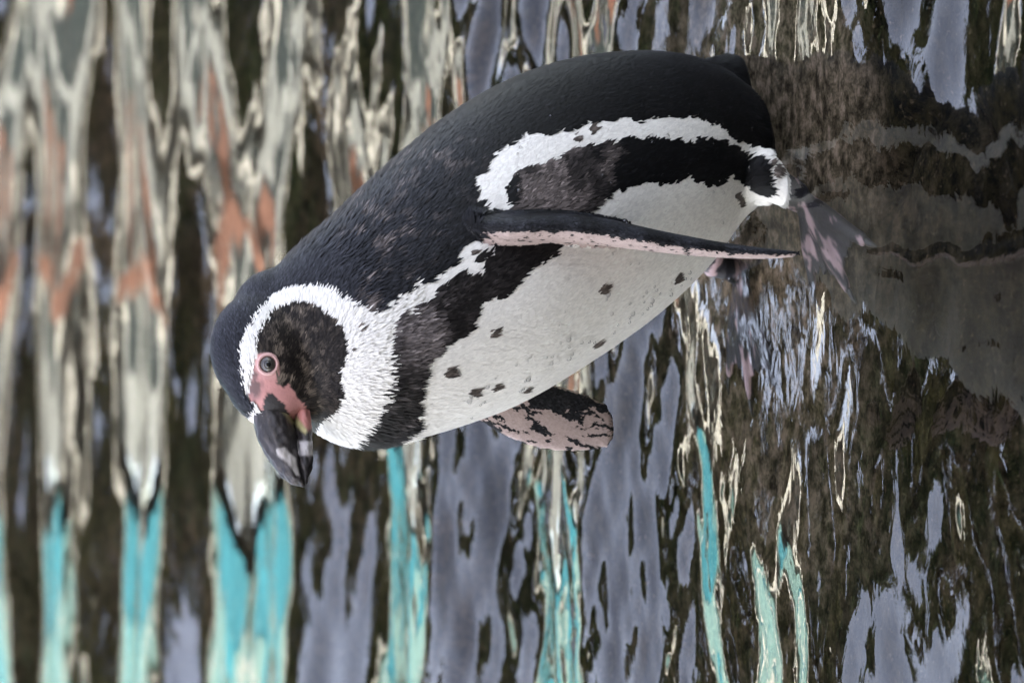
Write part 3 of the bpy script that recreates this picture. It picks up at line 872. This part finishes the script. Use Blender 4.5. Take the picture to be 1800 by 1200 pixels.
lower = bill_part('lower_bill', [((512, 705), (538, 712)), ((515, 728), (543, 738)), ((517, 750), (546, 762)), ((520, 772), (548, 785)), ((523, 795), (549, 806)), ((525, 820), (547, 826)), ((530, 838), (542, 842)), ((535, 849), (538, 851))],
                  (26, 29, 29, 27, 24, 18, 10, 2), [([(500, 775), (560, 775), (560, 800), (520, 800)], (0.42, 0.39, 0.38), 3), ([(500, 690), (560, 690), (560, 735), (543, 758), (530, 742), (510, 720)], (0.50, 0.21, 0.18), 5), ([(512, 722), (540, 755), (538, 764), (512, 740)], (0.38, 0.33, 0.15), 4)], pen, 2.0)

# ---- eye
from mathutils.bvhtree import BVHTree
tree_b = BVHTree.FromPolygons([tuple(v) for v in BV], [tuple(t) for t in tri])
def hit(x, y):
    d = ray(x, y)
    loc, nn, _, _ = tree_b.ray_cast(Vector(CAM), Vector(d))
    return (np.array(loc), np.array(nn)) if loc is not None else (None, None)
def lathe(name, prof, c, nrm, mat, parent, n=32):
    u = unit(np.cross(nrm, [0.1, 0.2, 0.95])); v = np.cross(nrm, u)
    V, Fc = [], []
    for (r_, z) in prof:
        for s in range(n):
            a = 2 * math.pi * s / n
            V.append(c + (u * math.cos(a) + v * math.sin(a)) * r_ + nrm * z)
    for q in range(len(prof) - 1):
        for s in range(n):
            Fc.append((q * n + s, q * n + (s + 1) % n, (q + 1) * n + (s + 1) % n, (q + 1) * n + s))
    Fc.append(tuple(range((len(prof) - 1) * n, len(prof) * n)))
    return mesh_obj(name, np.array(V) - OFF, Fc, mat, parent, True)
def plain(name, c, rough, spec=.5, coat=0):
    m, nt, p = new_mat(name)
    p.inputs['Base Color'].default_value = (*c, 1); p.inputs['Roughness'].default_value = rough; p.inputs['Specular IOR Level'].default_value = spec
    p.inputs['Coat Weight'].default_value = coat
    return m
iris_m = noise_mat('iris', (0.020, 0.016, 0.013), (0.065, 0.055, 0.046), 500, 0.15, spec=.6)
pup_m = plain('pupil', (0.004, 0.004, 0.004), 0.05, .6)
lid_m = noise_mat('eye_ring_skin', (0.48, 0.27, 0.24), (0.58, 0.36, 0.33), 300, 0.5)
EC, EN = hit(471, 640)
EN = unit(EN * 0.55 + unit(CAM - EC) * 0.45)
def eye_at(EC, EN):
    u_ = m0
    ey = lathe('eye', [(14 * u_, -.003), (14 * u_, 0.0004), (12.6 * u_, 0.0018), (9 * u_, 0.0030), (6 * u_, .0035)], EC, EN, iris_m, pen)
    lathe('pupil', [(6.4 * u_, 0.0032), (4.5 * u_, 0.0040), (2 * u_, .0043), (.3 * u_, .0044)], EC, EN, pup_m, ey)
    lathe('eye_ring', [(21 * u_, -0.002), (19.5 * u_, 0.0009), (17 * u_, 0.0019), (14.6 * u_, 0.0016), (13.4 * u_, 0.0002), (13.2 * u_, -.002)], EC, EN, lid_m, ey)
eye_at(EC, EN)
mirror = lambda v, pt: v - 2 * LEFT * np.dot(v, LEFT)
eye_at(mirror(EC, 1), mirror(EN, 0))

# ---- claws
claw_m = plain('claw_horn', (0.02, 0.018, 0.018), 0.35)
for heel, toes in ((heel1, toes1), (heel2, toes2)):
    for tpt in toes:
        d = unit(tpt - heel); c = tpt + d * 0.004
        V, Fc = [], []
        u = unit(np.cross(d, [0, 0, 1])); v = np.cross(u, d)
        for q, (s, r_) in enumerate(((0, .0035), (.006, .003), (.012, .0016), (.015, .0004))):
            for k in range(8):
                a = 2 * math.pi * k / 8
                V.append(c + d * s - np.array([0, 0, 1]) * s * s * 20 + (u * math.cos(a) + v * math.sin(a)) * r_)
        for q in range(3):
            for k in range(8):
                Fc.append((q * 8 + k, q * 8 + (k + 1) % 8, (q + 1) * 8 + (k + 1) % 8, (q + 1) * 8 + k))
        mesh_obj('claw', np.array(V) - OFF, Fc, claw_m, pen, True)

# ---- water drops clinging to the plumage
dm, dnt, dp = new_mat('drop_water')
dnt.nodes.remove(dp)
fr_ = N(dnt, 'ShaderNodeFresnel', IOR=1.6); tr_ = N(dnt, 'ShaderNodeBsdfTransparent'); gl_ = N(dnt, 'ShaderNodeBsdfGlossy', Roughness=0.03); ms_ = N(dnt, 'ShaderNodeMixShader')
dnt.links.new(fr_.outputs[0], ms_.inputs[0]); dnt.links.new(tr_.outputs[0], ms_.inputs[1]); dnt.links.new(gl_.outputs[0], ms_.inputs[2])
dnt.links.new(ms_.outputs[0], dnt.nodes['Material Output'].inputs['Surface'])
dv, dfc = [], []
nd = 0
while nd < 90:
    t = rng.random()
    if t < 0.5:
        x = rng.uniform(820, 1230); y = 740 - (x - 830) * 0.63 - abs(rng.normal(0, 30)) - 2
    elif t < 0.8:
        x = rng.uniform(900, 1330); y = rng.uniform(205, 480)
    else:
        x = rng.uniform(820, 1180); y = rng.uniform(440, 640)
    c, nn = hit(x, y)
    if c is None: continue
    r_ = rng.choice([0.0010, 0.0013, 0.0017, 0.0023], p=[.4, .3, .2, .1])
    u = unit(np.cross(nn, [0.1, 0.2, .9])); v = np.cross(nn, u)
    c = c + nn * 0.0009
    i = len(dv)
    prof = ((.8, -.4), (1.0, .1), (.8, .65), (.35, .95))
    for (q, z) in prof:
        for k in range(8):
            a = 2 * math.pi * k / 8
            dv.append(c + (u * math.cos(a) + v * math.sin(a)) * r_ * q + nn * r_ * z)
    for q in range(3):
        for k in range(8):
            dfc.append((i + q * 8 + k, i + q * 8 + (k + 1) % 8, i + (q + 1) * 8 + (k + 1) % 8, i + (q + 1) * 8 + k))
    dfc.append(tuple(i + 24 + k for k in range(8)))
    nd += 1
dr = mesh_obj('water_drops', np.array(dv) - OFF, dfc, dm, pen, True)
dr['kind'] = 'stuff'
tag(pen, 'black and white spotted penguin standing in shallow water, head bowed', 'penguin')
